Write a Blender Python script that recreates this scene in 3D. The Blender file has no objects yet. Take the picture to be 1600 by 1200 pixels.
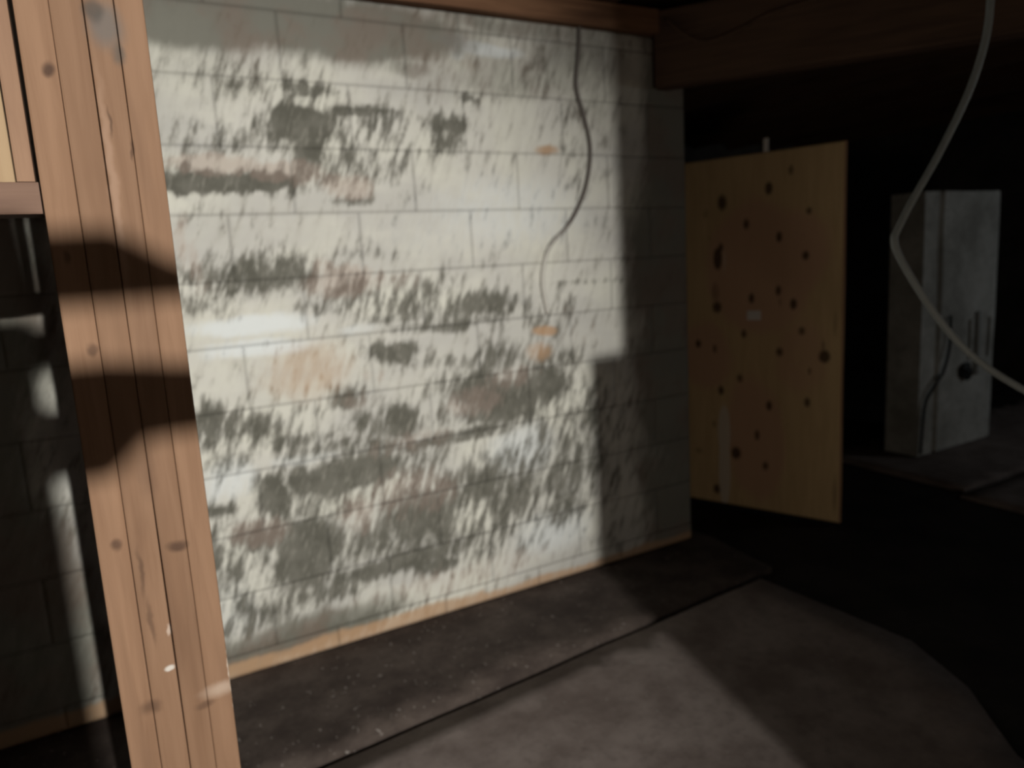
import bpy, bmesh, math, random
from mathutils import Vector, Matrix, noise

# ------------------------------------------------------------------ camera, light, exposure
scene = bpy.context.scene
COL = scene.collection
random.seed(7)
IMG_W = 1600.0
FOCAL_PX = 1155.0
PITCH, ROLL, YAW = math.radians(9.4), math.radians(3.27), math.radians(60.7)
fw = Vector((math.cos(PITCH)*math.cos(YAW), math.cos(PITCH)*math.sin(YAW), -math.sin(PITCH)))
r0 = Vector((math.sin(YAW), -math.cos(YAW), 0.0))
u0 = r0.cross(fw)
rt = r0*math.cos(-ROLL) + u0*math.sin(-ROLL)
up = -r0*math.sin(-ROLL) + u0*math.cos(-ROLL)
cam_data = bpy.data.cameras.new('camera')
cam_data.sensor_width = 36.0
cam_data.lens = 36.0*FOCAL_PX/IMG_W
cam_data.clip_start = 0.02
cam = bpy.data.objects.new('camera', cam_data)
COL.objects.link(cam)
M = Matrix((rt, up, -fw)).transposed().to_4x4()
M.translation = Vector((0, 0, 1.25))
cam.matrix_world = M
scene.camera = cam
cam_data.dof.use_dof = True            # the shot is slightly out of focus
cam_data.dof.focus_distance = 0.80
cam_data.dof.aperture_fstop = 4.0

scene.view_settings.view_transform = 'Standard'
scene.view_settings.look = 'None'
scene.view_settings.gamma = 1.0
scene.view_settings.use_curve_mapping = False
scene.view_settings.exposure = 0.0

world = bpy.data.worlds.new('dim_cellar_air')
scene.world = world
world.use_nodes = True
world.node_tree.nodes['Background'].inputs[0].default_value = (1.0, 0.86, 0.72, 1)
world.node_tree.nodes['Background'].inputs[1].default_value = 0.01

def aim(o, target):
    d = Vector(target) - o.location
    o.rotation_euler = d.to_track_quat('-Z', 'Y').to_euler()

# hand lamp shining through the gap in the added partition behind the camera
LAMP = Vector((0.27, -3.5, 2.0))
ld = bpy.data.lights.new('hand_lamp_light', 'SPOT')
ld.energy = 1390
ld.color = (1.0, 0.975, 0.905)
ld.shadow_soft_size = 0.027
ld.spot_size = math.radians(39)
ld.spot_blend = 1.0
lo = bpy.data.objects.new('hand_lamp_light', ld)
COL.objects.link(lo)
lo.location = LAMP
aim(lo, (0.42, 2.345, 0.85))

# unseen fill light, added low behind the partition to brighten the shaded parts
nd_ = bpy.data.lights.new('entry_fill_light', 'POINT')
nd_.energy = 32
nd_.color = (1.0, 0.86, 0.70)
nd_.shadow_soft_size = 0.25
no_ = bpy.data.objects.new('entry_fill_light', nd_)
COL.objects.link(no_)
no_.location = (0.13, -1.6, 0.42)

# weak daylight from a small cellar window far to the right
wd = bpy.data.lights.new('cellar_window_light', 'AREA')
wd.shape = 'RECTANGLE'; wd.size = 0.5; wd.size_y = 0.35
wd.energy = 5.5
wd.color = (0.90, 0.97, 1.0)
wo = bpy.data.objects.new('cellar_window_light', wd)
COL.objects.link(wo)
wo.location = (6.1, -0.3, 1.75)
aim(wo, (4.2, 2.4, 0.7))

# ------------------------------------------------------------------ measured wear and tones of the wall (x, z, rx, rz, strength), metres
PEEL= [(0.632,1.696,0.114,0.066,1.1),(0.577,1.721,0.046,0.032,1.1),(0.691,1.698,0.067,0.042,1.0),(0.647,1.621,0.066,0.058,0.9),(0.356,1.528,0.169,0.034,1.1),(0.282,1.555,0.066,0.035,0.7),(0.491,1.531,0.125,0.029,1.0),(0.662,1.803,0.092,0.025,0.75),(0.828,1.746,0.123,0.015,0.7),(0.449,1.805,0.044,0.018,0.6),(0.745,1.629,0.092,0.081,0.5),(0.676,1.551,0.113,0.068,0.55),(1.126,1.713,0.08,0.032,0.8),(1.103,1.658,0.074,0.046,0.6),(0.927,1.721,0.054,0.035,0.45),(1.206,1.807,0.032,0.021,0.85),(0.761,1.472,0.075,0.015,0.6),(0.451,1.249,0.196,0.063,0.72),(0.351,1.258,0.059,0.061,0.6),(0.547,1.257,0.076,0.06,0.8),(0.765,1.183,0.145,0.056,0.55),(0.939,1.139,0.183,0.075,0.62),(1.209,1.105,0.173,0.049,0.85),(1.075,1.049,0.194,0.024,0.7),(0.879,0.967,0.088,0.034,0.95),(0.708,0.853,0.078,0.035,0.65),(0.883,0.746,0.078,0.058,0.9),(1.162,0.806,0.081,0.072,0.95),(1.313,0.757,0.184,0.08,0.9),(1.46,0.786,0.132,0.082,0.85),(1.255,0.902,0.145,0.05,0.6),(1.283,0.713,0.199,0.051,0.8),(0.362,0.787,0.165,0.062,0.65),(0.272,0.835,0.039,0.074,0.85),(0.472,0.727,0.156,0.032,0.55),(0.654,0.581,0.19,0.062,1.0),(0.435,0.567,0.061,0.064,0.9),(0.265,0.554,0.048,0.022,0.8),(0.367,0.443,0.098,0.054,0.7),(0.504,0.344,0.104,0.123,0.9),(0.69,0.379,0.112,0.085,0.5),(0.924,0.38,0.184,0.111,0.75),(1.163,0.449,0.089,0.08,0.75),(1.073,0.366,0.124,0.114,0.5),(0.815,0.236,0.261,0.036,0.8),(0.983,0.19,0.066,0.026,0.8),(1.537,0.419,0.177,0.108,0.62),(1.289,0.393,0.186,0.133,0.42),(0.303,0.253,0.064,0.112,0.42),(1.043,0.633,0.262,0.017,0.75),(1.172,0.654,0.166,0.02,0.75),(0.484,0.054,0.34,0.042,0.75),(0.32,0.051,0.117,0.036,0.7),(0.271,1.254,0.023,0.028,0.8),(0.563,0.201,0.155,0.037,0.6),(1.515,0.293,0.109,0.078,0.5),(0.232,0.773,0.042,0.046,0.6),(1.663,1.712,0.097,0.224,0.25),(1.574,1.898,0.125,0.097,0.25),(0.841,1.302,0.123,0.018,0.3),(1.68,1.157,0.205,0.013,0.5),(0.668,0.5,0.159,0.052,0.5),(0.275,0.346,0.067,0.061,0.5),(0.749,0.651,0.121,0.036,0.6),(0.844,1.083,0.062,0.023,0.6),(1.025,0.729,0.053,0.044,0.5),(1.026,1.629,0.077,0.032,0.4),(0.323,1.693,0.047,0.027,0.35),(1.04,0.92,0.179,0.027,0.35),(0.542,0.824,0.097,0.02,0.4),(0.407,1.819,0.221,0.054,0.34),(0.423,1.652,0.052,0.047,0.5),(0.891,1.616,0.123,0.099,0.38),(0.878,1.715,0.072,0.03,0.45),(0.804,1.595,0.07,0.065,0.5),(1.557,0.519,0.184,0.213,0.55),(1.208,0.41,0.318,0.174,0.5),(1.61,0.664,0.111,0.181,0.4),(0.891,0.568,0.203,0.067,0.4),(0.731,0.328,0.165,0.094,0.6),(0.263,0.402,0.089,0.097,0.42),(0.393,0.172,0.195,0.051,0.4),(1.066,0.27,0.288,0.086,0.5),(1.441,1.03,0.19,0.104,0.35),(1.055,1.108,0.108,0.072,0.6),(0.656,1.14,0.092,0.031,0.4),(0.316,1.186,0.079,0.041,0.5),(0.531,0.508,0.124,0.051,0.6),(1.032,0.819,0.119,0.054,0.4),(0.791,0.743,0.109,0.047,0.5),(0.611,0.686,0.153,0.025,0.55),(0.315,0.698,0.089,0.033,0.45),(1.325,0.946,0.121,0.036,0.5),(1.517,0.877,0.142,0.058,0.55),(1.391,0.673,0.137,0.041,0.6),(0.592,1.497,0.131,0.021,0.4),(0.311,1.444,0.058,0.059,0.3),(0.315,1.622,0.076,0.039,0.4)]
PINK= [(0.362,1.579,0.138,0.035,0.9),(0.56,1.561,0.107,0.033,0.9),(0.754,1.512,0.098,0.043,0.8),(0.636,1.545,0.088,0.042,0.7),(0.726,1.216,0.166,0.058,0.8),(0.647,1.261,0.045,0.044,0.7),(0.872,0.48,0.218,0.103,0.6),(1.159,0.76,0.125,0.069,0.7),(0.697,0.449,0.085,0.084,0.7),(0.368,0.455,0.105,0.054,0.8),(1.317,0.829,0.149,0.043,0.6),(0.946,0.65,0.268,0.054,0.5),(0.804,0.894,0.059,0.031,0.5),(0.292,1.28,0.031,0.1,0.6),(0.266,1.355,0.026,0.119,0.6),(1.004,0.453,0.09,0.07,0.6),(0.733,0.839,0.065,0.038,0.5),(0.922,1.204,0.102,0.046,0.5),(1.527,1.047,0.195,0.053,0.3),(1.625,0.964,0.1,0.068,0.4),(1.002,0.114,0.668,0.072,0.5)]
RUST= [(1.504,1.638,0.052,0.02,1.0),(1.466,0.987,0.047,0.018,1.4),(1.447,0.909,0.063,0.037,0.7),(0.585,0.942,0.154,0.097,0.6),(0.616,0.949,0.054,0.073,0.5),(0.552,0.922,0.097,0.029,0.4),(1.048,0.026,0.094,0.03,0.8),(1.213,1.905,0.038,0.023,0.3)]
WHITE= [(0.416,1.101,0.186,0.034,1.0),(0.427,1.031,0.181,0.03,0.9),(1.356,1.427,0.403,0.147,0.55),(1.29,1.966,0.155,0.023,1.0),(1.159,1.981,0.066,0.027,0.9),(1.18,1.943,0.037,0.031,0.7),(1.355,0.555,0.171,0.112,0.75),(1.465,0.2,0.201,0.109,0.7),(0.764,1.058,0.084,0.023,0.6),(1.1,1.367,0.336,0.117,0.4),(0.308,0.639,0.089,0.071,0.7),(0.547,0.666,0.149,0.025,0.6),(0.281,0.227,0.091,0.124,0.5),(1.693,1.421,0.134,0.207,0.3)]
STAIN_DARK= [(0.392,1.844,0.261,0.086,0.27),(0.356,1.973,0.234,0.078,0.95),(0.84,1.985,0.367,0.087,1.0),(0.275,1.977,0.11,0.082,0.9),(0.606,1.995,0.261,0.075,0.9),(0.307,1.973,0.14,0.052,0.9),(0.531,1.978,0.166,0.058,0.85),(0.841,1.991,0.289,0.066,1.0),(1.055,1.982,0.154,0.061,0.8),(0.685,2.03,0.466,0.036,0.9),(0.398,1.897,0.137,0.038,0.35),(1.386,1.885,0.363,0.082,0.4),(1.662,1.971,0.227,0.122,0.45),(1.113,1.847,0.105,0.067,0.3),(1.002,1.879,0.1,0.03,0.5),(1.742,1.841,0.133,0.175,0.3),(0.466,0.082,0.364,0.058,0.75),(0.299,0.036,0.093,0.046,0.8),(0.684,0.073,0.193,0.038,0.6),(0.389,1.964,0.237,0.038,0.7),(1.346,2.05,0.546,0.032,0.5)]  # base stains, and grey-brown darkening along the wall top
KNOTS= [(0.471,1.515,0.017,0.028,1.0),(0.571,1.584,0.014,0.027,0.7),(0.249,1.471,0.025,0.041,0.8),(0.171,1.428,0.026,0.03,0.4),(0.649,1.401,0.016,0.019,0.7),(0.366,1.365,0.015,0.026,0.8),(0.518,1.297,0.014,0.025,0.9),(0.183,1.313,0.016,0.018,0.5),(0.637,1.209,0.017,0.022,0.9),(0.626,1.299,0.011,0.022,0.4),(0.224,1.214,0.019,0.048,1.3),(0.24,1.265,0.013,0.024,0.8),(0.212,1.053,0.026,0.061,0.5),(0.218,0.982,0.026,0.031,0.8),(0.39,1.023,0.015,0.027,0.9),(0.516,1.057,0.015,0.026,0.8),(0.585,0.995,0.017,0.026,0.9),(0.525,1.004,0.012,0.029,0.5),(0.352,0.855,0.016,0.024,0.8),(0.118,0.802,0.017,0.022,0.8),(0.205,0.78,0.013,0.025,0.7),(0.522,0.775,0.018,0.024,0.8),(0.623,0.874,0.017,0.023,0.7),(0.722,0.761,0.025,0.029,1.0),(0.716,0.804,0.011,0.046,0.6),(0.659,0.692,0.011,0.023,0.6),(0.331,0.641,0.019,0.025,0.7),(0.233,0.575,0.017,0.026,0.8),(0.472,0.517,0.015,0.025,0.9),(0.649,0.547,0.017,0.027,0.8),(0.559,0.433,0.015,0.015,0.4),(0.416,0.369,0.013,0.031,0.8),(0.197,0.404,0.02,0.026,0.5),(0.309,0.267,0.026,0.032,0.9),(0.456,0.222,0.016,0.025,0.8),(0.515,0.217,0.015,0.016,0.4),(0.207,0.068,0.021,0.027,0.9),(0.113,0.256,0.028,0.017,0.5),(0.766,0.918,0.013,0.084,0.5),(0.775,0.133,0.014,0.12,0.5),(0.049,0.101,0.022,0.069,0.4)]
CABLE= [[1.905, 1.024, 1.867], [1.889, 1.017, 1.78], [1.867, 1.012, 1.694], [1.82, 1.017, 1.58], [1.744, 1.034, 1.446], [1.672, 1.054, 1.334], [1.634, 1.063, 1.27], [1.625, 1.064, 1.249], [1.63, 1.054, 1.212], [1.663, 1.018, 1.122], [1.704, 0.98, 1.039], [1.758, 0.935, 0.963], [1.839, 0.876, 0.892], [1.957, 0.795, 0.811]]
WCABLE= [[1.675, 2.335, 2.09], [1.667, 2.335, 1.991], [1.65, 2.335, 1.868], [1.679, 2.335, 1.768], [1.703, 2.335, 1.654], [1.685, 2.335, 1.538], [1.643, 2.335, 1.445], [1.581, 2.335, 1.364], [1.512, 2.335, 1.308], [1.477, 2.335, 1.24], [1.464, 2.335, 1.159], [1.481, 2.335, 1.051]]

# ------------------------------------------------------------------ helpers
def link(o, parent=None):
    COL.objects.link(o)
    if parent is not None:
        o.parent = parent
    return o

def mesh_obj(name, verts, faces, mat, parent=None, smooth=False, loc=(0, 0, 0)):
    me = bpy.data.meshes.new(name)
    me.from_pydata([tuple(v) for v in verts], [], faces)
    me.validate(); me.update()
    bm = bmesh.new(); bm.from_mesh(me)
    bmesh.ops.recalc_face_normals(bm, faces=bm.faces)
    bm.to_mesh(me); bm.free()
    if smooth:
        for p in me.polygons:
            p.use_smooth = True
    me.materials.append(mat)
    o = bpy.data.objects.new(name, me)
    o.location = loc
    return link(o, parent)

def bm_obj(name, bm, mat, parent=None, smooth=False, loc=(0, 0, 0)):
    bmesh.ops.recalc_face_normals(bm, faces=bm.faces)
    me = bpy.data.meshes.new(name)
    bm.to_mesh(me); bm.free()
    if smooth:
        for p in me.polygons:
            p.use_smooth = True
    me.materials.append(mat)
    o = bpy.data.objects.new(name, me)
    o.location = loc
    return link(o, parent)

def empty(name, loc=(0, 0, 0), rz=0.0):
    o = bpy.data.objects.new(name, None)
    o.empty_display_size = 0.1
    o.location = loc
    o.rotation_euler = (0, 0, rz)
    return link(o)

def tag(o, label, cat, group=None):
    o['label'] = label; o['category'] = cat
    if group:
        o['group'] = group
    return o

def structure(o):
    o['kind'] = 'structure'
    return o

def lumber(name, x0, x1, y0, y1, z0, z1, mat, parent=None, axis='z', bevel=0.003, wob=0.0015, seg=14, seed=0):
    """a sawn board: rounded arrises, slightly wavy along its length"""
    bm = bmesh.new()
    bmesh.ops.create_cube(bm, size=1.0)
    c = Vector(((x0+x1)/2, (y0+y1)/2, (z0+z1)/2)); s = Vector((x1-x0, y1-y0, z1-z0))
    ax = 'xyz'.index(axis)
    for v in bm.verts:
        v.co = Vector((v.co.x*s.x, v.co.y*s.y, v.co.z*s.z))
    long_edges = [e for e in bm.edges if abs(e.verts[0].co[ax]-e.verts[1].co[ax]) > s[ax]*0.9]
    bmesh.ops.bevel(bm, geom=long_edges, offset=bevel, segments=2, affect='EDGES', profile=0.6)
    long_edges = [e for e in bm.edges if abs(e.verts[0].co[ax]-e.verts[1].co[ax]) > s[ax]*0.9]
    bmesh.ops.subdivide_edges(bm, edges=long_edges, cuts=seg, use_grid_fill=True)
    for v in bm.verts:
        t = v.co[ax]
        for k in range(3):
            if k != ax:
                v.co[k] += wob*noise.noise(Vector((t*2.3+seed*7.1, k*5.3, seed*1.7)))
    return bm_obj(name, bm, mat, parent, loc=c)

def tube(name, pts, radius, mat, parent=None, sub=6, sides=10):
    P = [Vector(p) for p in pts]
    Q = []
    for i in range(len(P)-1):
        a, b = P[max(i-1, 0)], P[i]
        c, d = P[i+1], P[min(i+2, len(P)-1)]
        for k in range(sub):
            t = k/sub
            Q.append(0.5*((2*b)+(c-a)*t+(2*a-5*b+4*c-d)*t*t+(3*b-a-3*c+d)*t**3))
    Q.append(P[-1])
    base = Q[0].copy()
    verts, faces = [], []
    n = None
    for i, q in enumerate(Q):
        tg = (Q[min(i+1, len(Q)-1)]-Q[max(i-1, 0)]).normalized()
        if n is None:
            n = tg.orthogonal().normalized()
        n = (n - tg*n.dot(tg)).normalized()
        b = tg.cross(n)
        rr = radius(i/(len(Q)-1)) if callable(radius) else radius
        for k in range(sides):
            a = 2*math.pi*k/sides
            verts.append(q-base+n*math.cos(a)*rr+b*math.sin(a)*rr)
    for i in range(len(Q)-1):
        for k in range(sides):
            faces.append((i*sides+k, i*sides+(k+1) % sides, (i+1)*sides+(k+1) % sides, (i+1)*sides+k))
    faces.append(tuple(range(sides))[::-1])
    faces.append(tuple((len(Q)-1)*sides+k for k in range(sides)))
    return mesh_obj(name, verts, faces, mat, parent, smooth=True, loc=base)

def slab_panel(name, w, h, d, nx, nz, mat, parent=None, loc=(0, 0, 0), disp=None, attrs=None):
    """a slab whose front (-y) face is a fine grid; local x 0..w, z 0..h, y 0..d"""
    verts, faces = [], []
    idx = {}
    for j in range(nz+1):
        for i in range(nx+1):
            x, z = w*i/nx, h*j/nz
            idx[i, j] = len(verts)
            verts.append((x, disp(x, z) if disp else 0.0, z))
    for j in range(nz):
        for i in range(nx):
            faces.append((idx[i, j], idx[i+1, j], idx[i+1, j+1], idx[i, j+1]))
    b = len(verts)
    verts += [(0, d, 0), (w, d, 0), (w, d, h), (0, d, h)]
    faces.append((b, b+3, b+2, b+1))
    faces.append(tuple([idx[i, 0] for i in range(nx+1)][::-1])+(b, b+1))
    faces.append(tuple([idx[i, nz] for i in range(nx+1)])+(b+2, b+3))
    faces.append(tuple([idx[0, j] for j in range(nz+1)])+(b+3, b))
    faces.append(tuple([idx[nx, j] for j in range(nz+1)][::-1])+(b+1, b+2))
    o = mesh_obj(name, verts, faces, mat, parent, loc=loc)
    me = o.data
    for p in me.polygons:
        p.use_smooth = len(p.vertices) == 4 and p.index < nx*nz
    if attrs:
        for aname, fn in attrs.items():
            at = me.attributes.new(aname, 'FLOAT', 'POINT')
            at.data.foreach_set('value', [fn(v.co.x, v.co.z) for v in me.vertices])
    return o

# ------------------------------------------------------------------ node helpers
class NT:
    def __init__(self, name):
        self.m = bpy.data.materials.new(name)
        self.m.use_nodes = True
        self.t = self.m.node_tree
        self.b = self.t.nodes['Principled BSDF']
    def n(self, kind, **kw):
        nd = self.t.nodes.new(kind)
        for k, v in kw.items():
            setattr(nd, k, v)
        return nd
    def put(self, sock, v):
        if hasattr(v, 'links'):
            self.t.links.new(v, sock)
        else:
            sock.default_value = v
    def math(self, op, a, b=0.0, c=None, clamp=False):
        nd = self.n('ShaderNodeMath', operation=op, use_clamp=clamp)
        self.put(nd.inputs[0], a); self.put(nd.inputs[1], b)
        if c is not None:
            self.put(nd.inputs[2], c)
        return nd.outputs[0]
    def smooth(self, v, lo, hi):
        nd = self.n('ShaderNodeMapRange', interpolation_type='SMOOTHSTEP')
        self.put(nd.inputs[0], v)
        nd.inputs[1].default_value = lo; nd.inputs[2].default_value = hi
        return nd.outputs[0]
    def mix(self, f, a, b):
        nd = self.n('ShaderNodeMix', data_type='RGBA')
        self.put(nd.inputs[0], f)
        self.put(nd.inputs[6], a if hasattr(a, 'links') else (*a, 1))
        self.put(nd.inputs[7], b if hasattr(b, 'links') else (*b, 1))
        return nd.outputs[2]
    def mapping(self, vec, scale=(1, 1, 1), rot=(0, 0, 0), loc=(0, 0, 0)):
        nd = self.n('ShaderNodeMapping')
        self.put(nd.inputs[0], vec)
        nd.inputs[1].default_value = loc; nd.inputs[2].default_value = rot; nd.inputs[3].default_value = scale
        return nd.outputs[0]
    def noise(self, vec, scale, detail=4, rough=0.55, dist=0.0):
        nd = self.n('ShaderNodeTexNoise')
        self.put(nd.inputs['Vector'], vec)
        nd.inputs['Scale'].default_value = scale; nd.inputs['Detail'].default_value = detail
        nd.inputs['Roughness'].default_value = rough; nd.inputs['Distortion'].default_value = dist
        return nd.outputs['Fac']
    def attr(self, name):
        return self.n('ShaderNodeAttribute', attribute_name=name).outputs['Fac']
    def pos(self):
        return self.n('ShaderNodeNewGeometry').outputs['Position']
    def obj(self):
        return self.n('ShaderNodeTexCoord').outputs['Object']
    def rnd(self):
        return self.n('ShaderNodeObjectInfo').outputs['Random']
    def spot(self, vec, c, r, soft=0.5):
        """1 inside an ellipsoid of radii r around c, fading at its rim"""
        nd = self.n('ShaderNodeVectorMath', operation='SUBTRACT')
        self.put(nd.inputs[0], vec); nd.inputs[1].default_value = c
        n2 = self.n('ShaderNodeVectorMath', operation='MULTIPLY')
        self.put(n2.inputs[0], nd.outputs[0]); n2.inputs[1].default_value = tuple(1/q for q in r)
        n3 = self.n('ShaderNodeVectorMath', operation='LENGTH')
        self.put(n3.inputs[0], n2.outputs[0])
        return self.math('SUBTRACT', 1.0, self.smooth(n3.outputs['Value'], 1-soft, 1+soft))
    def bump(self, h, strength=0.3, dist=0.004):
        nd = self.n('ShaderNodeBump')
        nd.inputs['Strength'].default_value = strength; nd.inputs['Distance'].default_value = dist
        self.put(nd.inputs['Height'], h)
        self.put(self.b.inputs['Normal'], nd.outputs[0])
    def done(self, col, rough=0.85, spec=0.3):
        self.put(self.b.inputs['Base Color'], col if hasattr(col, 'links') else (*col, 1))
        self.put(self.b.inputs['Roughness'], rough)
        self.b.inputs['Specular IOR Level'].default_value = spec
        return self.m

def wall_material():
    T = NT('flaking_white_paint_on_block')
    p = T.pos()
    warp = T.n('ShaderNodeTexNoise'); T.put(warp.inputs['Vector'], p)
    warp.inputs['Scale'].default_value = 9; warp.inputs['Detail'].default_value = 3
    # flakes are elongated and lean a little to the right
    lean = T.mapping(p, rot=(0, math.radians(-20), 0))
    s1 = T.noise(T.mapping(lean, scale=(1.0, 1.0, 0.27)), 40, 4, 0.6)
    s2 = T.noise(T.mapping(lean, scale=(1.0, 1.0, 0.20)), 95, 3, 0.6)
    big = T.noise(p, 5.0, 5, 0.6)
    st = T.math('ADD', T.math('MULTIPLY', T.math('SUBTRACT', s1, 0.5), 1.9), T.math('MULTIPLY', T.math('SUBTRACT', s2, 0.5), 0.9))
    st = T.math('ADD', st, T.math('MULTIPLY', T.math('SUBTRACT', big, 0.5), 0.7))
    pa = T.attr('peel')
    calm = T.math('SUBTRACT', 1.05, T.math('MULTIPLY', T.smooth(pa, 0.72, 1.05), 0.70))
    peel = T.math('ADD', pa, T.math('MULTIPLY', st, calm))
    pm = T.smooth(peel, 0.24, 0.90)
    pinkm = T.smooth(T.math('ADD', T.attr('pink'), T.math('MULTIPLY', st, 0.55)), 0.35, 0.75)
    whitem = T.smooth(T.math('ADD', T.attr('white'), T.math('MULTIPLY', st, 0.35)), 0.25, 0.9)
    stain_shadem = T.smooth(T.math('ADD', T.attr('stain_shade'), T.math('MULTIPLY', st, 0.22)), 0.08, 0.68)
    rustm = T.smooth(T.math('ADD', T.attr('rust'), T.math('MULTIPLY', st, 0.3)), 0.15, 1.0)
    cream = T.mix(T.smooth(big, 0.35, 0.65), (0.60, 0.59, 0.525), (0.555, 0.542, 0.50))
    grey = T.noise(T.mapping(p, scale=(0.6, 1, 1.4)), 3.1, 4, 0.55)
    cream = T.mix(T.math('MULTIPLY', T.smooth(grey, 0.40, 0.64), 0.70), cream, (0.43, 0.42, 0.40))
    cream = T.mix(T.math('MULTIPLY', T.smooth(s1, 0.42, 0.70), 0.50), cream, (0.41, 0.39, 0.35))
    paint = T.mix(whitem, cream, (0.655, 0.68, 0.68))
    paint = T.mix(T.math('MULTIPLY', pinkm, 0.55), paint, (0.43, 0.345, 0.29))
    bare = T.mix(T.smooth(T.noise(p, 14, 4), 0.35, 0.65), (0.090, 0.087, 0.071), (0.135, 0.130, 0.110))
    bare = T.mix(T.math('MULTIPLY', pinkm, 0.6), bare, (0.215, 0.165, 0.14))
    bare = T.mix(T.math('MULTIPLY', T.smooth(s2, 0.52, 0.72), 0.40), bare, (0.34, 0.325, 0.285))
    c = T.mix(T.math('MULTIPLY', pm, 0.97), paint, bare)
    c = T.mix(T.math('MULTIPLY', stain_shadem, 0.88), c, T.mix(T.smooth(big, 0.4, 0.6), (0.150, 0.147, 0.122), (0.160, 0.130, 0.104)))
    c = T.mix(T.math('MULTIPLY', rustm, 0.85), c, (0.42, 0.265, 0.155))
    h = T.math('SUBTRACT', T.math('MULTIPLY', s2, 0.4), pm)
    T.bump(h, 0.35, 0.003)
    return T.done(c, 0.9, 0.2)

def wood_material(name, dark, mid, light, axis='z', spots=(), scale=1.0, rough=0.75):
    """sawn softwood: long grain along one axis; spots = (centre, radii, colour, strength, softness)"""
    T = NT(name)
    p = T.pos(); o = T.obj(); r = T.rnd()
    off = T.n('ShaderNodeVectorMath', operation='ADD')
    T.put(off.inputs[0], o)
    cmb = T.n('ShaderNodeCombineXYZ')
    for k in range(3):
        T.put(cmb.inputs[k], T.math('MULTIPLY', r, 7.0+3*k))
    T.put(off.inputs[1], cmb.outputs[0])
    sc = [1, 1, 1]; sc['xyz'.index(axis)] = 0.06
    g1 = T.noise(T.mapping(off.outputs[0], scale=tuple(sc)), 60*scale, 5, 0.6, 0.4)
    sc2 = [1, 1, 1]; sc2['xyz'.index(axis)] = 0.12
    g2 = T.noise(T.mapping(off.outputs[0], scale=tuple(sc2)), 17*scale, 3, 0.5, 0.6)
    c = T.mix(T.smooth(g1, 0.3, 0.7), mid, light)
    c = T.mix(T.math('MULTIPLY', T.smooth(g2, 0.45, 0.75), 0.6), c, dark)
    hsv = T.n('ShaderNodeHueSaturation')
    T.put(hsv.inputs['Value'], T.math('ADD', 0.9, T.math('MULTIPLY', r, 0.2)))
    T.put(hsv.inputs['Color'], c)
    c = hsv.outputs[0]
    wp = T.n('ShaderNodeTexNoise'); T.put(wp.inputs['Vector'], p); wp.inputs['Scale'].default_value = 40
    wsub = T.n('ShaderNodeVectorMath', operation='MULTIPLY_ADD')
    T.put(wsub.inputs[0], wp.outputs['Color']); wsub.inputs[1].default_value = (0.012,)*3
    T.put(wsub.inputs[2], p)
    for (cc, rr, colr, s, soft) in spots:
        q = (cc[0]+0.006, cc[1]+0.006, cc[2]+0.006)
        c = T.mix(T.math('MULTIPLY', T.spot(wsub.outputs[0], q, rr, soft), s), c, colr)
    T.bump(g1, 0.25, 0.002)
    return T.done(c, rough, 0.25)

def concrete_material(name, a, b, scale=6.0, rough=0.9, speck=None, bumpd=0.004):
    T = NT(name)
    p = T.pos()
    n1 = T.noise(p, scale, 6, 0.62)
    n2 = T.noise(p, scale*9, 4, 0.6)
    c = T.mix(T.smooth(n1, 0.32, 0.68), a, b)
    c = T.mix(T.math('MULTIPLY', T.smooth(n2, 0.45, 0.75), 0.35), c, tuple(q*0.6 for q in a))
    if speck:
        v = T.noise(T.mapping(p, scale=(1, 0.6, 1)), scale*16, 2, 0.5)
        c = T.mix(T.math('MULTIPLY', T.smooth(v, 0.68, 0.74), 0.7), c, speck)
    T.bump(T.math('ADD', n1, T.math('MULTIPLY', n2, 0.5)), 0.5, bumpd)
    return T.done(c, rough, 0.25)

def plain_material(name, col, rough=0.6, spec=0.4, var=0.15):
    T = NT(name)
    n1 = T.noise(T.obj(), 30, 3)
    c = T.mix(n1, tuple(q*(1-var) for q in col), tuple(min(1, q*(1+var)) for q in col))
    return T.done(c, rough, spec)

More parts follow.
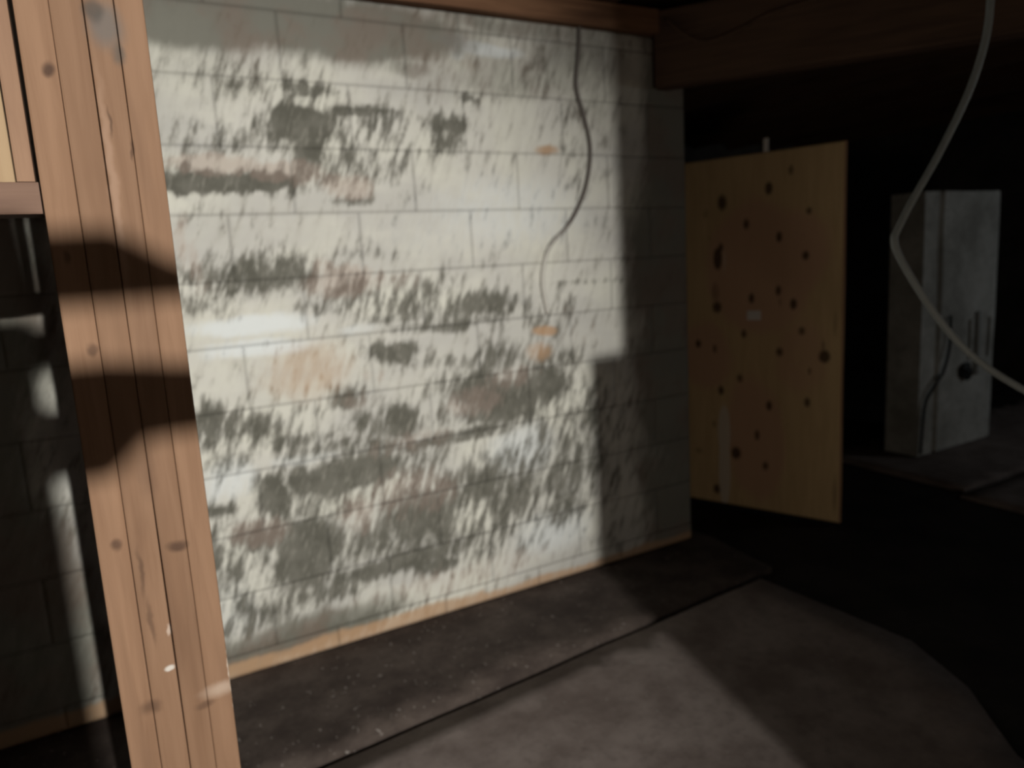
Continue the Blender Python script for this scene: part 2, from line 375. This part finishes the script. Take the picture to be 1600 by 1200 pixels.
# ------------------------------------------------------------------ materials
Y_POST = 1.15
SP = lambda x, z, rx, rz, col, s, soft=0.4: ((x, Y_POST, z), (rx, 0.2, rz), col, s, soft)
KD = (0.045, 0.022, 0.014)
MAT_WALL = wall_material()
MAT_POST = wood_material('reddish_pine', (0.120, 0.064, 0.037), (0.190, 0.106, 0.062), (0.228, 0.132, 0.080), 'z', [
    SP(0.067, 1.583, 0.020, 0.026, (0.12, 0.105, 0.095), .85, .6),
    SP(0.055, 1.600, 0.010, 0.014, (0.05, 0.045, 0.04), .7, .6),
    SP(0.078, 1.548, 0.007, 0.012, (0.08, 0.07, 0.06), .7, .6),
    SP(-0.005, 1.525, 0.007, 0.008, KD, .85, .6),
    SP(0.057, 1.462, 0.002, 0.016, KD, .6, .6), SP(0.078, 1.427, 0.002, 0.011, KD, .6, .6),
    SP(0.050, 1.385, 0.005, 0.110, (0.31, 0.20, 0.14), .6, .7),  # pale streak painted in where the stud's rounded corner catches light
    SP(-0.003, 1.165, 0.005, 0.008, KD, .6, .6), SP(-0.017, 1.29, 0.004, 0.008, KD, .6, .6),
    SP(0.068, 0.868, 0.012, 0.008, KD, .75, .6), SP(-0.010, 0.885, 0.006, 0.008, KD, .7, .6),
    SP(0.016, 0.840, 0.003, 0.030, KD, .5, .7), SP(0.020, 0.76, 0.003, 0.030, KD, .5, .7),
    SP(0.034, 0.685, 0.007, 0.005, (0.55, 0.52, 0.48), .8, .4),
    SP(0.041, 0.742, 0.003, 0.008, (0.45, 0.36, 0.30), .7, .5),
    SP(0.003, 0.630, 0.012, 0.010, KD, .55, .7), SP(0.040, 0.98, 0.010, 0.030, KD, .3, .8),
    SP(0.100, 0.628, 0.022, 0.009, (0.46, 0.37, 0.30), .5, .8),
    SP(0.118, 0.640, 0.003, 0.060, (0.60, 0.52, 0.44), .8, .5),
    SP(0.075, 0.612, 0.012, 0.005, KD, .5, .7),
])
MAT_FRAME = wood_material('old_frame_pine', (0.14, 0.078, 0.047), (0.21, 0.122, 0.078), (0.25, 0.15, 0.095), 'z')
MAT_RAIL = wood_material('old_rail_pine', (0.10, 0.055, 0.042), (0.165, 0.098, 0.07), (0.19, 0.115, 0.082), 'x')
MAT_INFILL = wood_material('yellow_infill_board', (0.25, 0.16, 0.085), (0.33, 0.225, 0.13), (0.37, 0.26, 0.155), 'z')
MAT_PLATE = wood_material('sill_plate_wood', (0.06, 0.028, 0.015), (0.16, 0.078, 0.042), (0.24, 0.125, 0.068), 'x')
MAT_BEAM = wood_material('dark_beam_wood', (0.035, 0.020, 0.013), (0.085, 0.05, 0.032), (0.115, 0.068, 0.044), 'x')
MAT_JOIST = wood_material('dark_joist_wood', (0.05, 0.03, 0.02), (0.11, 0.065, 0.042), (0.15, 0.09, 0.06), 'y')
MAT_SHADOW_PLANK = wood_material('shadow_partition_wood', (0.10, 0.06, 0.04), (0.18, 0.11, 0.07), (0.22, 0.14, 0.09), 'z')
MAT_STRIP = concrete_material('damp_dark_slab', (0.040, 0.029, 0.025), (0.090, 0.070, 0.060), 5, 0.85, (0.30, 0.27, 0.25))
MAT_SLAB = concrete_material('grey_brown_slab', (0.150, 0.118, 0.106), (0.255, 0.213, 0.196), 4, 0.85, (0.25, 0.23, 0.21))
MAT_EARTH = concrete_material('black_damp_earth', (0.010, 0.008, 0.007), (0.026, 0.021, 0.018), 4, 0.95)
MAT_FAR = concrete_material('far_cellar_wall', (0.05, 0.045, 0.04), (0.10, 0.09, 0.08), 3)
MAT_PIER = concrete_material('pale_rendered_pier', (0.30, 0.297, 0.272), (0.54, 0.54, 0.51), 3, 0.8)
MAT_SLOT = plain_material('black_slot', (0.01, 0.01, 0.01), 0.9)
MAT_CABLE = plain_material('grey_plastic_sheath', (0.27, 0.30, 0.30), 0.45)
MAT_BLACK = plain_material('black_rubber', (0.015, 0.015, 0.015), 0.6)
MAT_TAG = plain_material('white_paper_tag', (0.75, 0.72, 0.68), 0.8)
MAT_STEEL = plain_material('dull_galvanised_steel', (0.40, 0.42, 0.42), 0.5)

def wall_cable_material():
    # dark sheath whose lower run was painted over together with the wall
    T = NT('grey_cable_half_painted_over')
    sx = T.n('ShaderNodeSeparateXYZ'); T.put(sx.inputs[0], T.pos())
    z = T.math('ADD', sx.outputs[2], T.math('MULTIPLY', T.noise(T.pos(), 30, 3), 0.12))
    c = T.mix(T.smooth(z, 1.30, 1.46), (0.50, 0.48, 0.44), (0.12, 0.105, 0.095))
    return T.done(c, 0.7, 0.3)
MAT_WCABLE = wall_cable_material()

def plywood_material():
    T = NT('knotty_plywood')
    o = T.obj()
    g = T.noise(T.mapping(o, scale=(1, 1, 0.10)), 34, 5, 0.6, 0.5)
    big = T.noise(T.mapping(o, scale=(1, 1, 0.6)), 3.4, 3, 0.5)
    c = T.mix(T.smooth(g, 0.3, 0.7), (0.58, 0.41, 0.22), (0.66, 0.48, 0.26))
    c = T.mix(T.math('MULTIPLY', T.smooth(T.math('ADD', T.attr('pink'), T.math('MULTIPLY', T.math('SUBTRACT', big, 0.5), 0.9)), 0.3, 0.6), 0.75), c, (0.60, 0.36, 0.24))
    k = T.smooth(T.math('ADD', T.attr('knot'), T.math('MULTIPLY', T.math('SUBTRACT', g, 0.5), 0.5)), 0.25, 0.8)
    c = T.mix(T.math('MULTIPLY', k, 0.9), c, (0.075, 0.042, 0.022))
    s = T.smooth(T.math('ADD', T.attr('scrape'), T.math('MULTIPLY', T.math('SUBTRACT', g, 0.5), 0.6)), 0.35, 0.75)
    c = T.mix(s, c, (0.68, 0.58, 0.46))
    T.bump(T.math('SUBTRACT', g, k), 0.3, 0.003)
    return T.done(c, 0.75, 0.25)
MAT_PLY = plywood_material()
MAT_PLYEDGE = wood_material('plywood_edge_layers', (0.20, 0.09, 0.05), (0.40, 0.22, 0.12), (0.46, 0.28, 0.16), 'z')

# ------------------------------------------------------------------ wear and painted-in shade fields on the painted wall
def field(lst, x, z, pw=1.6):
    s = 0.0
    for (cx, cz, rx, rz, a) in lst:
        dx = (x-cx)/rx; dz = (z-cz)/rz
        d = dx*dx+dz*dz
        if d < 4.0:
            v = a*math.exp(-(d**pw)*0.65)
            if v > s:
                s = v
    return s

def wear(x, z):
    # wander the coordinates so the patches get ragged outlines
    q = Vector((x*7, z*7, 1.3)); q2 = Vector((x*19, z*19, 5.7))
    wx = x+0.020*noise.noise(q)+0.010*noise.noise(q2)
    wz = z+0.014*noise.noise(q+Vector((9, 2, 4)))+0.007*noise.noise(q2+Vector((3, 8, 1)))
    return wx, wz

def a_peel(x, z):
    wx, wz = wear(x, z)
    return field(PEEL, wx, wz, 1.45)+0.13+0.10*max(0.0, min(1.0, (0.95-z)/0.5))
def a_pink(x, z):
    return field(PINK, *wear(x, z))
def a_white(x, z):
    return field(WHITE, *wear(x, z))
def a_stain_shade(x, z):
    v = field(STAIN_DARK, *wear(x, z))
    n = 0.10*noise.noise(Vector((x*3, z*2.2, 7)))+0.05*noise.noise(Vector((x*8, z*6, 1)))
    shade_grime = min(0.85, max(0.0, (x+n-1.86)*5.0)) + min(0.66, max(0.0, (-0.02-x+n)*5.0))  # dirt at both wall ends, darkened further to paint in the shade
    return max(v, shade_grime)
def a_rust(x, z):
    v = field(RUST, *wear(x, z))
    lim = 0.062+0.016*noise.noise(Vector((x*6, 0, 2)))
    if x > 1.15:
        lim *= 0.72
    b = max(0.0, min(1.0, (lim-z)/0.022))*0.95
    return max(v, b)

# ------------------------------------------------------------------ setting: floor
floor = structure(empty('floor'))
def floor_piece(name, poly, z, mat, thick=0.12, rough=0.004):
    bm = bmesh.new()
    vs = [bm.verts.new((x, y, 0)) for x, y in poly]
    f = bm.faces.new(vs)
    bmesh.ops.triangulate(bm, faces=[f])
    for _ in range(5):
        es = [e for e in bm.edges if e.calc_length() > 0.16]
        if es:
            bmesh.ops.subdivide_edges(bm, edges=es, cuts=1)
            bmesh.ops.triangulate(bm, faces=[q for q in bm.faces if len(q.verts) > 3])
    edge = set()
    for e in bm.edges:
        if e.is_boundary:
            edge.update(e.verts)
    for v in bm.verts:
        n = noise.noise(Vector((v.co.x*2.1, v.co.y*2.1, z*9)))+0.5*noise.noise(Vector((v.co.x*7, v.co.y*7, 3)))
        v.co.z = rough*n
        if v in edge:
            v.co.y += 0.006*noise.noise(Vector((v.co.x*9, v.co.y*2, 4)))
    ret = bmesh.ops.extrude_face_region(bm, geom=bm.faces[:])
    for g in ret['geom']:
        if isinstance(g, bmesh.types.BMVert):
            g.co.z = -thick
    o = bm_obj(name, bm, mat, floor, loc=(0, 0, z))
    for p in o.data.polygons:
        p.use_smooth = abs(p.normal.z) > 0.9
    return o
JL = lambda x: 1.745+0.0725*x                       # the joint between the two slabs
floor_piece('footing_slab', [(-1.6, JL(-1.6)+.027), (-.6, JL(-.6)+.027), (.3, JL(.3)+.027), (1.2, JL(1.2)+.027), (2.22, JL(2.22)+.027), (2.26, 2.3), (2.2, 2.9), (-1.6, 2.9)], -0.004, MAT_STRIP)
floor_piece('main_slab', [(-1.6, -0.93), (1.68, -0.93), (1.66, -0.2), (1.70, 0.4), (1.83, 0.84), (2.02, 1.06), (2.13, 1.30), (2.12, JL(2.12)), (1.2, JL(1.2)), (.3, JL(.3)), (-.6, JL(-.6)), (-1.6, JL(-1.6))], -0.012, MAT_SLAB)
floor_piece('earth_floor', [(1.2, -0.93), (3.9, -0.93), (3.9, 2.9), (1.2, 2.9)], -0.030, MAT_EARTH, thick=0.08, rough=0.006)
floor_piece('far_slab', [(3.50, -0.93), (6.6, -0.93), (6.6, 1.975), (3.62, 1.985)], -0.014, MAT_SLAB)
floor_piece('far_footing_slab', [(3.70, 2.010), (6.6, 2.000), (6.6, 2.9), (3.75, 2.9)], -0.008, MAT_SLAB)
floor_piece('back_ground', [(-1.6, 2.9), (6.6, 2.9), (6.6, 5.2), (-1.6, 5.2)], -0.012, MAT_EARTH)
floor_piece('entry_slab', [(-1.6, -4.6), (6.6, -4.6), (6.6, -0.93), (-1.6, -0.93)], -0.012, MAT_SLAB)
def ground(name, z):
    return mesh_obj(name, [(-1.7, -4.7, z), (6.7, -4.7, z), (6.7, 5.3, z), (-1.7, 5.3, z), (-1.7, -4.7, z-.1), (6.7, -4.7, z-.1), (6.7, 5.3, z-.1), (-1.7, 5.3, z-.1)],
                    [(0, 1, 2, 3), (4, 7, 6, 5), (0, 4, 5, 1), (1, 5, 6, 2), (2, 6, 7, 3), (3, 7, 4, 0)], MAT_EARTH, floor)
ground('subsoil', -0.135)

# ------------------------------------------------------------------ setting: painted block wall
W = 2.345
WALL_X0, WALL_X1, WALL_TOP, WALL_D = -1.2, 2.18, 2.073, 0.19
wall = structure(empty('wall_front'))
def wall_core():
    o = slab_panel('mortar_core', WALL_X1-WALL_X0-0.02, WALL_TOP-0.004, WALL_D-0.01, 270, 165, MAT_WALL, wall,
                   loc=(WALL_X0+0.01, W+0.0022, 0.0),
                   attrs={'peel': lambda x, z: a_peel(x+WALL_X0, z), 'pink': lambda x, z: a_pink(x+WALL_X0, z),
                          'white': lambda x, z: 0.0, 'stain_shade': lambda x, z: a_stain_shade(x+WALL_X0, z), 'rust': lambda x, z: a_rust(x+WALL_X0, z)})
wall_core()
COURSE = 0.195
Z0 = 0.652-4*COURSE
zs = []
k = 0
while True:
    a, b = Z0+k*COURSE, Z0+(k+1)*COURSE
    a2, b2 = max(a, 0.0), min(b, WALL_TOP)
    if a2 >= WALL_TOP-0.01:
        break
    if b2-a2 > 0.02:
        zs.append((k, a2, b2))
    k += 1
for (k, za, zb) in zs:
    off = 0.59 if k % 2 == 0 else 0.39
    i0 = math.floor((WALL_X0-off)/0.40)
    x = off+i0*0.40
    while x < WALL_X1:
        xa, xb = max(x, WALL_X0), min(x+0.40, WALL_X1)
        x += 0.40
        if xb-xa < 0.03:
            continue
        g = 0.00012
        xa2, xb2, za2, zb2 = xa+g, xb-g, za+(g if za > 0.01 else 0), zb-g
        w, h = xb2-xa2, zb2-za2
        vis = xb2 > -0.45
        nx = max(2, round(w/(0.0125 if vis else 0.05))); nz = max(2, round(h/(0.0125 if vis else 0.05)))
        proud = random.uniform(-0.0012, 0.0008)
        def disp(lx, lz, xa2=xa2, za2=za2, w=w, h=h, proud=proud):
            e = min(lx, w-lx, lz, h-lz)
            d = 0.00025*math.exp(-e/0.010)
            X, Z = xa2+lx, za2+lz
            d += 0.0013*noise.noise(Vector((X*11, Z*11, 2)))+0.0007*noise.noise(Vector((X*33, Z*33, 6)))
            return d+0.6*proud+0.0010
        def sh(fn, xa2=xa2, za2=za2):
            return lambda lx, lz: fn(xa2+lx, za2+lz)
        slab_panel('block', w, h, 0.06, nx, nz, MAT_WALL, wall, loc=(xa2, W-0.001, za2), disp=disp,
                   attrs={'peel': sh(a_peel), 'pink': sh(a_pink), 'white': sh(a_white), 'stain_shade': sh(a_stain_shade), 'rust': sh(a_rust)})

# pale rendered pier of the same wall line beyond the dark opening
pier = structure(empty('wall_right_pier', (4.05, 2.475, 0)))
def pier_body():
    prof = [(0.0, 0.03), (0.0, 0.0), (0.135, 0.0), (0.145, 0.03), (0.175, 0.03), (0.185, 0.0)]
    xs = [0.47, 0.505, 0.675, 0.71]
    bm = bmesh.new()
    # front as cells between x and z breaks; the two slots are pushed in
    X = [0.0, 0.135, 0.146, 0.175, 0.186, 0.47, 0.505, 0.675, 0.71]
    for a in range(1, 8):
        t = a/7*math.pi/2
        X.append(0.71+0.17*math.sin(t))
    def yof(x):
        if 0.14 < x < 0.18:
            return 0.035
        if x > 0.71:
            s = min(1.0, (x-0.71)/0.17)
            return 0.17-0.17*math.sqrt(max(0, 1-s*s))
        return 0.0
    Zs = [0.0, 0.25, 0.515, 0.755, 1.05, 1.30, 1.50]
    V = {}
    for i, x in enumerate(X):
        for j, z in enumerate(Zs):
            V[i, j] = bm.verts.new((x, yof(x)+0.006*noise.noise(Vector((x*4, z*3, 8))), z+(0.015*noise.noise(Vector((x*9, 1, 1))) if j == 6 else 0)))
    for i in range(len(X)-1):
        for j in range(len(Zs)-1):
            c = (V[i, j], V[i+1, j], V[i+1, j+1], V[i, j+1])
            if j == 2 and (abs(X[i]-0.47) < 1e-6 or abs(X[i]-0.675) < 1e-6):
                inn = [bm.verts.new((v.co.x, v.co.y+0.10, v.co.z)) for v in c]
                for k in range(4):
                    bm.faces.new((c[k], c[(k+1) % 4], inn[(k+1) % 4], inn[k]))
                bm.faces.new(inn)
            else:
                bm.faces.new(c)
    n = len(X)-1
    D = 0.20
    B = {}
    for i in (0, n):
        for j in (0, 6):
            B[i, j] = bm.verts.new((X[i], D, Zs[j]))
    bm.faces.new([V[i, 6] for i in range(n+1)]+[B[n, 6], B[0, 6]])
    bm.faces.new([V[0, j] for j in range(7)]+[B[0, 6], B[0, 0]])
    bm.faces.new([V[n, j] for j in range(7)]+[B[n, 6], B[n, 0]])
    bm.faces.new((B[0, 0], B[n, 0], B[n, 6], B[0, 6]))
    return bm_obj('pier_body', bm, MAT_PIER, pier)
pier_body()
pier_body_steel = tube('chase_pipe', [(0.555, -0.012, 0.42), (0.555, -0.014, 0.60), (0.553, -0.012, 0.80)], 0.014, MAT_STEEL, pier)

# dark shell of the cellar beyond
def box(name, x0, x1, y0, y1, z0, z1, mat, parent=None, bevel=0.0):
    bm = bmesh.new()
    bmesh.ops.create_cube(bm, size=1.0)
    for v in bm.verts:
        v.co = Vector((v.co.x*(x1-x0), v.co.y*(y1-y0), v.co.z*(z1-z0)))
    if bevel:
        bmesh.ops.bevel(bm, geom=bm.edges[:], offset=bevel, segments=2, affect='EDGES')
    return bm_obj(name, bm, mat, parent, loc=((x0+x1)/2, (y0+y1)/2, (z0+z1)/2))
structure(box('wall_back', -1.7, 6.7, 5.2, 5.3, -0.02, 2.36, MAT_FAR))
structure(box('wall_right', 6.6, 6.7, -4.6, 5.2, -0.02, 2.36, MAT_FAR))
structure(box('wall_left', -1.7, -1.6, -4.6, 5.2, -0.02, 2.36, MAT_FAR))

# ceiling: subfloor boards and joists
ceiling = structure(empty('ceiling'))
x = -1.7
while x < 6.7:
    lumber('subfloor_board', x+0.002, x+0.278, -4.6, 5.2, 2.362, 2.382, MAT_JOIST, ceiling, axis='y', seg=4, bevel=0.002, seed=x)
    x += 0.28
for i, xj in enumerate([-1.35, -0.9, -0.45, 0.0, 0.45, 0.9, 1.35, 1.80, 2.25, 2.7, 3.15, 3.6, 4.05, 4.5, 4.95, 5.4, 5.85, 6.3]):
    lumber('joist', xj-0.021, xj+0.021, -4.6, 5.2, 2.163, 2.361, MAT_JOIST, ceiling, axis='y', seg=10, seed=i)

# sill plate on the wall
plate = lumber('sill_plate', WALL_X0, 2.02, W-0.045, W+0.10, WALL_TOP+0.002, WALL_TOP+0.088, MAT_PLATE, None, axis='x', seg=40, wob=0.006, seed=4)
tag(plate, 'rough brown wooden sill plate lying along the top of the flaking white wall', 'sill plate')

# ------------------------------------------------------------------ unseen partition, added and cut to cast the shadow edges
part = structure(empty('wall_shadow_partition', (0, -1.0, 0)))
lumber('shadow_edge_stud', 0.948, 0.99, -0.04, 0.04, 0.0, 2.16, MAT_SHADOW_PLANK, part, seg=6)
lumber('shadow_edge_strip', 0.874, 0.947, -0.02, 0.02, 0.0, 1.510, MAT_SHADOW_PLANK, part, seg=6)
x = 0.991
while x < 6.5:
    lumber('shadow_plank', x, x+0.148, -0.012, 0.012, 0.0, 2.16, MAT_SHADOW_PLANK, part, seg=3, seed=x)
    x += 0.149
x = 0.0965  # half-height side added to cast the camera holder's body shadow
i = 0
while x > -1.58:
    x0 = max(x-0.148, -1.598)
    lumber('shadow_plank', x0, x, -0.012, 0.012, 0.0, 1.650+random.uniform(-.006, .002), MAT_SHADOW_PLANK, part, seg=3, seed=x)
    x -= 0.149
def arm_shadow_bar(pts):  # added bars casting the camera holder's arm shadows on the post
    n = len(pts)
    v = [(x, 0.013, z+0.185) for x, z in pts]+[(x, 0.035, z+0.185) for x, z in pts]
    f = [tuple(range(n)), tuple(range(2*n-1, n-1, -1))]+[(i, (i+1) % n, n+(i+1) % n, n+i) for i in range(n)]
    return mesh_obj('arm_shadow_bar', v, f, MAT_SHADOW_PLANK, part)
arm_shadow_bar([(-0.20, 1.392), (0.225, 1.396), (0.225, 1.412), (0.185, 1.420), (0.145, 1.447), (-0.20, 1.447)])
arm_shadow_bar([(-0.20, 1.262), (0.125, 1.266), (0.150, 1.290), (0.225, 1.292), (0.225, 1.335), (0.13, 1.350), (-0.20, 1.356)])

# ------------------------------------------------------------------ built-up wooden post
post = tag(empty('wooden_post', (0.04, Y_POST, -0.012)), 'built-up post of orange-brown pine studs standing in front of the white wall', 'post')
for i, (xa, xb, dy) in enumerate([(-0.0335, 0.0058, 0.004), (0.0062, 0.0440, 0.001), (0.0444, 0.0797, -0.004), (0.0800, 0.1150, -0.0035)]):
    lumber('stud', xa-0.04, xb-0.04, dy, dy+0.089, 0.0, 2.172, MAT_POST, post, bevel=0.0030, seg=40, wob=0.0012, seed=i+1)

# framed hatch left of the post
hatch = tag(empty('framed_hatch', (-0.035, Y_POST, -0.012)), 'wood-framed board panel with a bottom rail joined to the left of the pine post', 'panel')
HZ = 0.012
lumber('rail', -0.565, -0.0005, 0.010, 0.070, 1.345+HZ, 1.386+HZ, MAT_RAIL, hatch, axis='x', seg=12, seed=3)
lumber('stile', -0.0245, -0.0035, 0.014, 0.060, 1.387+HZ, 2.172, MAT_FRAME, hatch, seg=12, seed=8)
lumber('infill_board', -0.565, -0.026, 0.030, 0.045, 1.387+HZ, 2.172, MAT_INFILL, hatch, seg=10, seed=9)
lumber('stud', -0.605, -0.567, 0.0, 0.089, 0.0, 2.172, MAT_FRAME, hatch, seg=10, seed=11)

# ------------------------------------------------------------------ plywood board standing in the dark opening
bx, by = 2.556, 2.830
ex, ey = 2.830, 2.085
BL = math.hypot(ex-bx, ey-by)
ang = math.atan2(ey-by, ex-bx)
board = tag(empty('plywood_board', (bx, by, -0.006), ang), 'knotty upright plywood board standing in the dark opening beside the white wall', 'plywood board')
def b_knot(x, z):
    return field(KNOTS, x, z)
def b_pink(x, z):
    v = field([(0.43, 1.15, 0.22, 0.30, 1.0), (0.15, 0.75, 0.16, 0.16, .8), (0.40, 0.38, 0.14, 0.30, .8), (0.62, 0.75, 0.18, 0.2, .6), (0.62, 1.2, 0.14, 0.2, .6)], x, z)
    return v
def b_scrape(x, z):
    return max(field([(0.25, 0.36, 0.030, 0.12, 1.4), (0.25, 0.18, 0.028, 0.18, 1.4), (0.26, 1.20, 0.010, 0.09, .6)], x, z),
               field([(0.008, 0.45, 0.008, 0.1, .7), (0.006, 0.9, 0.006, 0.12, .5), (0.006, 1.2, 0.006, 0.1, .5)], x, z))
def b_disp(x, z):
    return 0.002*noise.noise(Vector((x*3, z*3, 1)))-0.0015*min(1.0, b_knot(x, z))*-1
slab_panel('sheet', BL, 1.675, 0.018, 80, 150, MAT_PLY, board, disp=b_disp, attrs={'knot': b_knot, 'pink': b_pink, 'scrape': b_scrape})
lumber('edge_lipping', BL+0.0005, BL+0.006, 0.0, 0.018, 0.0, 1.675, MAT_PLYEDGE, board, bevel=0.001, seg=10)
box('paper_tag', 0.370, 0.436, -0.0035, -0.0022, 0.922, 0.966, MAT_TAG, board)
lumber('torn_strip', 0.444, 0.466, 0.004, 0.012, 1.670, 1.735, MAT_TAG, board, bevel=0.002, seg=4, wob=0.004)

# ------------------------------------------------------------------ diagonal beam overhead
p0, p1 = Vector((2.010, 2.318, 1.88)), Vector((2.695, 1.344, 1.88))
dirb = (p1-p0).normalized()
beam = tag(empty('ceiling_beam', p0, math.atan2(dirb.y, dirb.x)), 'dark brown timber beam under the ceiling above the plywood board', 'beam')
lumber('beam_timber', 0.0, 3.3, 0.0, 0.09, 0.0, 0.278, MAT_BEAM, beam, axis='x', bevel=0.006, seg=30, wob=0.006, seed=5)

# ------------------------------------------------------------------ cables
o = tube('wall_cable', WCABLE, 0.0075, MAT_WCABLE)
tag(o, 'curved grey cable hanging down the right part of the flaking white wall', 'cable')
topc = Vector(CABLE[0])
CP = [(topc.x+0.02, topc.y+0.005, 2.36), (topc.x+0.02, topc.y, 2.05)] + CABLE + [(CABLE[-1][0]+0.22, CABLE[-1][1]-0.20, 0.72), (CABLE[-1][0]+0.40, CABLE[-1][1]-0.42, 0.40), (CABLE[-1][0]+0.50, CABLE[-1][1]-0.62, 0.03), (CABLE[-1][0]+0.62, CABLE[-1][1]-0.90, 0.002)]
o = tube('hanging_cable', CP, 0.0082, MAT_CABLE)
tag(o, 'pale grey plastic cable hanging from the ceiling with a sharp kink at right', 'cable')
o = tube('pier_cable', [(4.30, 2.455, 0.80), (4.295, 2.45, 0.70), (4.28, 2.445, 0.60), (4.22, 2.44, 0.48), (4.135, 2.442, 0.40), (4.08, 2.455, 0.30), (4.06, 2.46, 0.02)], 0.008, MAT_BLACK)
tag(o, 'short black cable curling down the face of the pale pier', 'cable')
dv = Vector((dirb.x, dirb.y, 0)); nv = Vector((dirb.y, -dirb.x, 0))
bc = [p0+dv*s+nv*0.012+Vector((0, 0, z)) for s, z in [(0.05, .24), (0.12, .17), (0.20, .135), (0.30, .15), (0.42, .19), (0.56, .21), (0.75, .24), (0.95, .26)]]
o = tube('beam_cable', bc, 0.006, MAT_BEAM)
tag(o, 'thin dark cable sagging along the face of the dark ceiling beam', 'cable')

def clod():
    bm = bmesh.new()
    bmesh.ops.create_icosphere(bm, subdivisions=3, radius=0.05)
    for v in bm.verts:
        f = 1+0.45*noise.noise(v.co*30)
        v.co = Vector((v.co.x*f*1.1, v.co.y*f*0.45, v.co.z*f))
    return bm
cl = bm_obj('tangled_wire', clod(), MAT_BLACK, pier, loc=(0.44, -0.015, 0.455))
